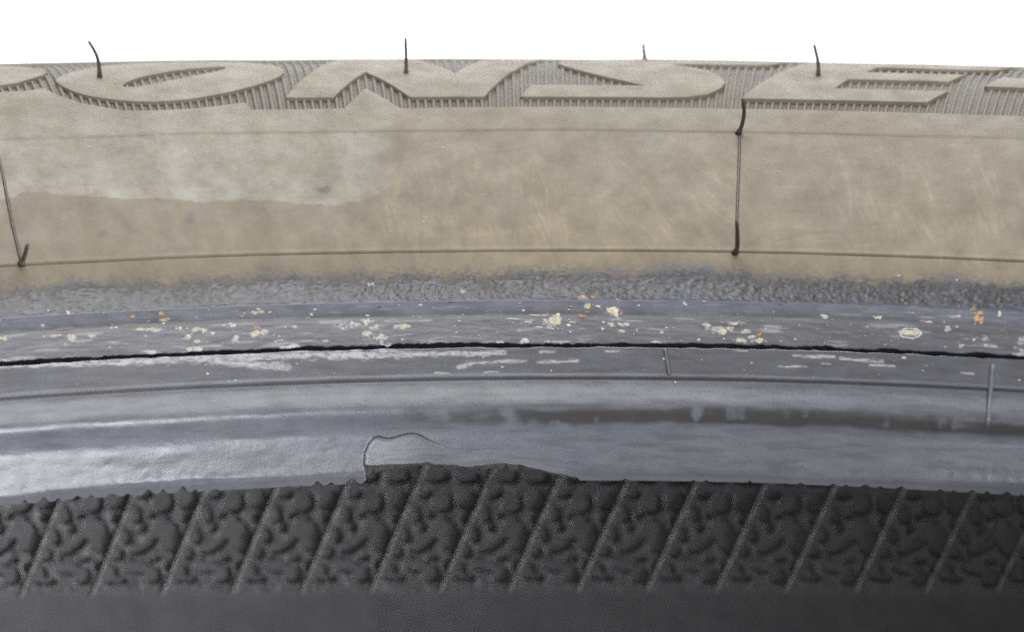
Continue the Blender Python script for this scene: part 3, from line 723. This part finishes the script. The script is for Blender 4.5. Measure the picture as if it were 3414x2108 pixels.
# ---- tubes: vent hairs, mould seams and bead ribs
def tube(name, pts, radii, material, parent, n=8, lift=None):
    pts = np.asarray(pts, float); m = len(pts)
    tan = np.gradient(pts, axis=0); tan /= np.linalg.norm(tan, axis=1)[:, None]
    ref = np.array([0.31, -0.83, 0.46]); V = []
    for p, t, r in zip(pts, tan, radii):
        a = np.cross(t, ref); a /= np.linalg.norm(a); b = np.cross(t, a)
        an = np.arange(n) * 2 * math.pi / n
        V.append(p + r * (np.cos(an)[:, None] * a + np.sin(an)[:, None] * b))
    V = np.concatenate(V); F = []
    for k in range(m - 1):
        for i in range(n):
            j = (i + 1) % n; F.append((k * n + i, k * n + j, k * n + n + j, k * n + n + i))
    V = np.concatenate([V, pts[:1], pts[-1:]]); c0, c1 = m * n, m * n + 1
    for i in range(n):
        j = (i + 1) % n; F.append((c0, j, i, i)); F.append((c1, (m - 1) * n + i, (m - 1) * n + j, (m - 1) * n + j))
    me = bpy.data.meshes.new(name)
    me.from_pydata([tuple(q) for q in V], [], [tuple(dict.fromkeys(f)) for f in F]); me.update()
    me.polygons.foreach_set("use_smooth", np.full(len(me.polygons), True))
    me.materials.append(material)
    o = bpy.data.objects.new(name, me); COL.objects.link(o); o.parent = parent
    return o


def spline(pts, n):
    pts = np.asarray(pts, float); m = len(pts)
    if m < 3:
        t = np.linspace(0, 1, n)[:, None]; return pts[0] * (1 - t) + pts[-1] * t
    P = np.concatenate([2 * pts[:1] - pts[1:2], pts, 2 * pts[-1:] - pts[-2:-1]]); out = []
    for s in np.linspace(0, m - 1 - 1e-6, n):
        i = int(s); t = s - i; a, b, c, d = P[i:i + 4]
        out.append(0.5 * (2 * b + (c - a) * t + (2 * a - 5 * b + 4 * c - d) * t * t + (3 * b - a - 3 * c + d) * t ** 3))
    return np.array(out)


HAIR_LABELS = ["curved vent hair on the letter O", "straight vent hair on the letter N", "tip of a vent hair beyond the crest", "bent vent hair on the letter E",
               "thick vent hair at the upper end of the mould seam", "dark vent hair at the lower end of the mould seam", "short bent vent hair stub beside the film line"]
HAIR_R = [0.26, 0.26, 0.30, 0.26, 0.28, 0.28, 0.31]
for pts, lab, rr in zip(HAIRS, HAIR_LABELS, HAIR_R):
    p = spline(pts, 12) * MM + np.array([0, 0, ZOFF * MM])
    p[0] -= (p[1] - p[0]) * 0.8
    rad_ = rr * MM * np.concatenate([[1.75, 1.35], np.linspace(1.05, 0.85, 9), [0.72]])
    o = tube("vent_hair", p, rad_, M_HAIR, tyre); o["label"] = lab
for sm in SEAMS:
    q = spline(sm, 40)
    p = surf(q[:, 0] * MM, q[:, 1], np.full(40, -0.02))
    o = tube("mould_seam", p, 0.15 * MM * (0.75 + 0.5 * fbm(np.arange(40) * .4, np.arange(40) * 0., 3, 2)), M_HAIR, sidewall, 6)
for k, br in enumerate(BEAD_RIBS):
    n = 18; q = spline(br[::-1], n); w = (0.27, 0.36)[k]; hgt = (0.42, 0.24)[k]
    prof = [(-1, -0.15), (-0.75, 0.5), (-0.3, 1), (0.3, 1), (0.75, 0.5), (1, -0.15)]
    V = np.array([surf(q[:, 0] * MM + oo * w / 205.0, q[:, 1], np.full(n, hh * hgt) * np.concatenate([[0.2], np.ones(n - 2), [.2]])) for oo, hh in prof])
    thv = np.stack([np.tile(q[:, 0] * MM, 6), np.tile(q[:, 1], 6)], -1)
    o = new_mesh("bead_rib", V.reshape(-1, 3), grid_faces(6, n), M_SKIN, bead, True, np.tile(np.array([0, 0, 1.0, 0.06]), (6 * n, 1)), skin_coords(thv[:, 0], thv[:, 1]), np.repeat([.6, .75, .15, 0, 0, 0] if k else [0, 0, 0, .1, .8, .6], n))  # shaded flank of each rib painted dark

# ---- inner liner, tread and the far half of the tyre (rows of (radius, height) revolved about the axle)
def revolve(name, prof, material, parent, cols=None, flip=False, rough=0.0, seed=0):
    th = np.linspace(0, 2 * math.pi, 361) if cols is None else cols
    p = np.array(prof); V = []
    dn = np.zeros((len(p), len(th)))
    if rough:
        s = np.concatenate([[0], np.cumsum(np.hypot(*np.diff(p, axis=0).T))])
        dn = (fbm(th[None, :] * 300 * 0.12, s[:, None] * 0.12, seed, 4) - 0.5) * rough
    for (r, z), d in zip(p, dn):
        V.append(np.stack([(r + d) * np.sin(th) * MM, (r + d) * np.cos(th) * MM, np.full(len(th), (z + ZOFF) * MM)], -1))
    return new_mesh(name, np.concatenate(V), grid_faces(len(p), len(th), flip), material, parent)


CZ = -163.65                                            # mid plane of the tread
mirror = lambda pr: [(r, 2 * CZ - z) for r, z in pr][::-1]
R_IN = 318.0
upper = [(212.8, -93.2), (217, -91.2), (226, -86), (240, -78), (262, -69), (285, -68), (302, -78), (312, -94), (316.5, -110)]
wall = [(R_IN, z) for z in np.linspace(-116, 2 * CZ + 116, 90)]
liner = revolve("inner_liner", upper + wall + mirror(upper), M_LINER, tyre, np.concatenate([np.linspace(-0.5, 0.5, 500), np.linspace(0.5, 2 * math.pi - 0.5, 160)[1:]]), False, 0.35, 200)
liner["label"] = "black inner liner seen under the bead"
sh_r, sh_z = PR[-1], PZ[-1]
tread_prof = [(sh_r, sh_z), (sh_r + 1.2, sh_z - 5), (338, sh_z - 14)]
zt, zb = sh_z - 14, 2 * CZ - sh_z + 14
gro = [zt + (zb - zt) * f for f in (0.14, 0.38, 0.62, 0.86)]
for gz in gro:
    tread_prof += [(338.6, gz + 5), (338.2, gz + 4.6), (331, gz + 3.4), (331, gz - 3.4), (338.2, gz - 4.6), (338.6, gz - 5)]
tread_prof += [(338, zb), (sh_r + 1.2, 2 * CZ - sh_z + 5), (sh_r, 2 * CZ - sh_z)]
tread = revolve("tread", tread_prof, M_TREAD, tyre, None, True)
pick = np.unique(np.concatenate([np.searchsorted(PV, np.arange(0, 30, 0.8)), np.searchsorted(PV, np.arange(30, V_END, 2.0))]).clip(0, len(PV) - 1))
far = [(PR[i], 2 * CZ - PZ[i]) for i in pick] + [(PR[-1], 2 * CZ - PZ[-1])]
revolve("resting_sidewall", mirror(upper)[-1:] + [(206, 2 * CZ + 94.2)] + far, M_TREAD, tyre)

# ---- relief of the liner: slanted vent ridges and moulded pads
R_L = R_IN - 0.9                                        # the relief stands proud of the plain wall
PXW = 0.0508                                            # mm on the liner for one step of the pattern unit


def liner_pt(s_mm, z, d):
    """s along the wall (mm), z height rel. to lens, d proud of the wall (mm, inward)"""
    th = s_mm / R_L; r = R_L - d
    return np.stack([r * np.sin(th) * MM, r * np.cos(th) * MM, (z + ZOFF) * MM], -1)


SLANT = 0.43                                            # mm along the wall per mm of height
PITCH_L = 11.75
Z_TOP, Z_BOT = -113.0, -139.2
def ridge_mesh():
    n = 30; z = np.linspace(Z_BOT - .3, Z_TOP, n)
    s = (z + 117.0) * SLANT; V = []
    hump = 1 + 0.35 * np.sin(np.arange(n) * 1.35)
    for o, h in ((-1, -0.25), (-0.75, 0.3), (-0.3, 0.62), (0.3, 0.62), (0.75, 0.3), (1, -0.25)):
        V.append(liner_pt(s + o * 0.46 * (0.8 + 0.35 * np.sin(np.arange(n) * 1.35 + 0.6)), z, h * (hump if h > 0 else 1) * np.concatenate([[.3, .7], np.ones(n - 2)])))
    return np.array(V).reshape(-1, 3), grid_faces(6, n, False)


def oval(cx, cy, w, h, n=12, rot=0.0, sq=2.4):
    out = []
    for k in range(n):
        a = 2 * math.pi * k / n; c, s = math.cos(a), math.sin(a)
        x = math.copysign(abs(c) ** (2 / sq), c) * w / 2; y = math.copysign(abs(s) ** (2 / sq), s) * h / 2
        out.append((cx + x * math.cos(rot) - y * math.sin(rot), cy + x * math.sin(rot) + y * math.cos(rot)))
    return out


K = PXW / 2.041
zy = lambda y: -121.3 - (y - 370) * K * 1.035            # pattern rows -> height
def cell_x(dx, y):                                       # offset from the ridge on the same row
    return (zy(y) + 117.0) * SLANT + dx * K
PADS = [oval(cell_x(120, 300), zy(300), 170 * K, 90 * K), oval(cell_x(330, 305), zy(305), 180 * K, 95 * K), oval(cell_x(238, 480), zy(478), 150 * K, 150 * K), oval(cell_x(392, 465), zy(462), 140 * K, 150 * K), oval(cell_x(90, 425), zy(420), 110 * K, 60 * K),
        oval(cell_x(90, 555), zy(552), 80 * K, 130 * K, rot=0.25), oval(cell_x(74, 692), zy(690), 76 * K, 120 * K, rot=0.3), oval(cell_x(72, 812), zy(812), 90 * K, 80 * K),
        [(cell_x(x - 782, y), zy(y)) for x, y in ((1052, 600), (1060, 650), (1056, 700), (1035, 750), (995, 782), (950, 785))],
        oval(cell_x(372, 700), zy(705), 150 * K, 215 * K, rot=0.15), oval(cell_x(428, 585), zy(585), 60 * K, 66 * K),
        oval(cell_x(245, 905), zy(905), 180 * K, 90 * K, rot=-0.12), oval(cell_x(372, 965), zy(962), 120 * K, 120 * K), oval(cell_x(72, 940), zy(940), 115 * K, 130 * K),
        oval(cell_x(165, 640), zy(640), 60 * K, 70 * K), oval(cell_x(190, 560), zy(560), 70 * K, 40 * K), oval(cell_x(160, 850), zy(850), 70 * K, 40 * K), oval(cell_x(330, 850), zy(852), 90 * K, 44 * K),
        oval(cell_x(300, 585), zy(588), 60 * K, 44 * K), oval(cell_x(160, 985), zy(985), 90 * K, 46 * K), oval(cell_x(438, 800), zy(800), 44 * K, 70 * K), oval(cell_x(445, 905), zy(905), 50 * K, 60 * K)]
# the moulded skin between the ridges, with the shallow prints of the curing bladder
rt_ = np.linspace(-0.36, 0.34, 1400); rz_ = np.linspace(-110.0, -139.6, 190)
RT, RZ = np.meshgrid(rt_, rz_)
bowf = lambda a: 36.0 * (np.minimum(np.abs(a), 0.34) ** 2 - 0.03)
ch_ = np.zeros_like(RT)
S_FIRST = -0.2905 * R_L
for c in range(-2, 21):
    a = (S_FIRST + c * PITCH_L) / R_L; bz = bowf(a)
    cols = np.where(np.abs(rt_ - a - 0.013) < 0.045)[0]
    if len(cols) == 0:
        continue
    ss = (RT[:, cols] - a) * R_L; zz_ = RZ[:, cols] + bowf(RT[:, cols]) - bz
    best = np.full(ss.shape, -9.0)
    for out in PADS:
        if len(out) == 6:
            d_ = 0.85 - seg_dist(ss, zz_, list(out))[0]                     # distance inside the hook
        else:
            d_ = seg_dist(ss, zz_, list(out) + [out[0]])[0] * np.where(in_poly(ss, zz_, out), 1, -1)
        best = np.maximum(best, d_)
    ch_[:, cols] = np.maximum(ch_[:, cols], sstep(-0.08, 0.22, best))
rn_ = (fbm(RT * R_L * 0.5, RZ * 0.5, 501, 4) - 0.5) * 0.35 + (fbm(RT * R_L * 2.0, RZ * 2.0, 505, 3) - 0.5) * 0.10
relief = new_mesh("liner_relief", liner_pt(RT * R_L, RZ + bowf(RT), rn_ - 1.2 * ch_).reshape(-1, 3), grid_faces(len(rz_), len(rt_)), M_LINER, liner)
rv, rf = ridge_mesh()
ridge_src = None
S0 = 850 / 2.041                                         # one ridge of the pattern, measured along the row
s_first = (-0.2905) * R_L
for c in range(-2, 21):
    a = (s_first + c * PITCH_L) / R_L
    mat = Matrix.Translation((0, 0, (36.0 * (min(abs(a), 0.34) ** 2 - 0.03)) * MM)) @ Matrix.Rotation(-a, 4, "Z")
    if ridge_src is None:
        ridge_src = new_mesh("vent_ridge", rv, rf, M_LINER_RIDGE, liner); o = ridge_src
    else:
        o = share(ridge_src, "vent_ridge", liner)
    o.matrix_local = mat
# plain band below the relief, its upper edge bowed a little
bt = np.concatenate([np.linspace(-0.5, 0.5, 300), np.linspace(0.5, 2 * math.pi - 0.5, 160)[1:]])
bow = 36.0 * (np.minimum(np.abs(np.where(bt > math.pi, bt - 2 * math.pi, bt)), 0.34) ** 2 - 0.03)
BV = []
for k in range(34):
    d_ = (-0.1, 0.0, 0.08, 0.14)[k] if k < 4 else min(0.6, 0.2 + 0.05 * (k - 4))
    z_ = -138.9 - 0.45 * k if k < 4 else -140.45 - (k - 3) * 1.55
    w_ = max(0.0, 1 - max(0, k - 3) / 24)
    n_ = (fbm(bt * 38, bt * 0 + k * 0.2, 210, 4) - 0.5) * 0.22
    BV.append(liner_pt(bt * R_L, z_ + bow * w_, d_ + n_))
new_mesh("plain_liner_band", np.concatenate(BV), grid_faces(34, len(bt)), M_SMOOTH_LINER, liner)

# ---- dried residue on the heel
def flake(name, tm, v, hw, hh, kind, parent, seed):
    r_ = np.random.default_rng(seed); n = int(r_.integers(9, 14))
    an = np.sort(r_.uniform(0, 2 * math.pi, n)) * 0.35 + np.arange(n) * 2 * math.pi / n * 0.65
    rr = r_.uniform(0.55, 1.12, n)
    x, y = np.cos(an) * hw * rr, np.sin(an) * hh * rr
    th0 = tm * MM; R = 206.0; rings = []
    for sc, h in ((1.0, 0.0), (0.85, 0.035), (0.4, 0.05)):
        rings.append(surf(th0 + x * sc / R, v + y * sc, h + r_.uniform(-.01, .02, n) * (h > 0)))
    V = np.concatenate(rings + [surf(np.array([th0]), np.array([v]), 0.045)]); T = []
    for k in range(2):
        for i in range(n):
            j = (i + 1) % n; T += [(k * n + i, k * n + j, k * n + n + j), (k * n + i, k * n + n + j, k * n + n + i)]
    T += [(2 * n + i, 2 * n + (i + 1) % n, 3 * n) for i in range(n)]
    return V, np.array(T)


for i, (tm, v, hw, hh, kind) in enumerate(FLAKES):
    if kind == "r":
        continue
    if kind == "R":                                     # ring-shaped dried spot
        n = 20; an = np.arange(n) * 2 * math.pi / n; rings = []; r_ = np.random.default_rng(900 + i)
        wob = r_.uniform(0.9, 1.08, n)
        for sc, h in ((1.0, 0.0), (0.94, 0.07), (0.84, 0.06), (0.76, 0.012)):
            rings.append(surf(tm * MM + np.cos(an) * hw * sc * wob / 206.0, v + np.sin(an) * hh * sc * wob, np.full(n, h)))
        V = np.concatenate(rings); T = []
        for k in range(3):
            for a in range(n):
                b = (a + 1) % n; T += [(k * n + a, k * n + b, k * n + n + b, k * n + n + a)]
        new_mesh("dried_ring", V, np.array(T), M_FLAKE["w" if kind == "R" else "g"], sidewall)
        if kind == "R":
            V, T = flake("", tm + 0.4, v + 0.1, hw * .86, hh * .8, "c", sidewall, 77)
            new_mesh("dried_flake", V, T, M_FLAKE["c"], sidewall)
        continue
    hw, hh = hw * 1.3, hh * 1.35
    parts = 1 if hw < 0.3 else 4
    r_ = np.random.default_rng(300 + i)
    for k in range(parts):
        f = 1.0 if parts == 1 else r_.uniform(0.3, 0.62)
        V, T = flake("", tm + (0 if parts == 1 else r_.uniform(-0.7, 0.7) * hw / 0.206), v + (0 if parts == 1 else r_.uniform(-.5, .5) * hh), hw * f, hh * (f if parts == 1 else r_.uniform(.4, .8)), kind, sidewall, 1000 + i * 5 + k)
        new_mesh("dried_flake", V, T, M_FLAKE[kind], sidewall)

# fine specks nobody could count
r_ = np.random.default_rng(5)
SV, ST, base = [], [], 0
for k in range(345):
    if k < 240:
        tm, v = r_.uniform(-345, 330), r_.triangular(18.6, 20.5, 25.5)
        sz = r_.exponential(0.055) + 0.035
    elif k < 320:
        tm, v = r_.uniform(-345, 330), r_.uniform(14, 17.8); sz = r_.exponential(0.04) + 0.03
    else:
        tm, v = r_.uniform(-330, 300), r_.uniform(2, 66); sz = r_.exponential(0.03) + 0.04
    V, T = flake("", tm, v, min(sz * r_.uniform(1, 2.2), .4), min(sz, .25), "w", None, 5000 + k)
    SV.append(V); ST.append(T + base); base += len(V)
o = new_mesh("residue_specks", np.concatenate(SV), np.concatenate(ST), M_FLAKE["w"], tyre)
o["kind"] = "stuff"
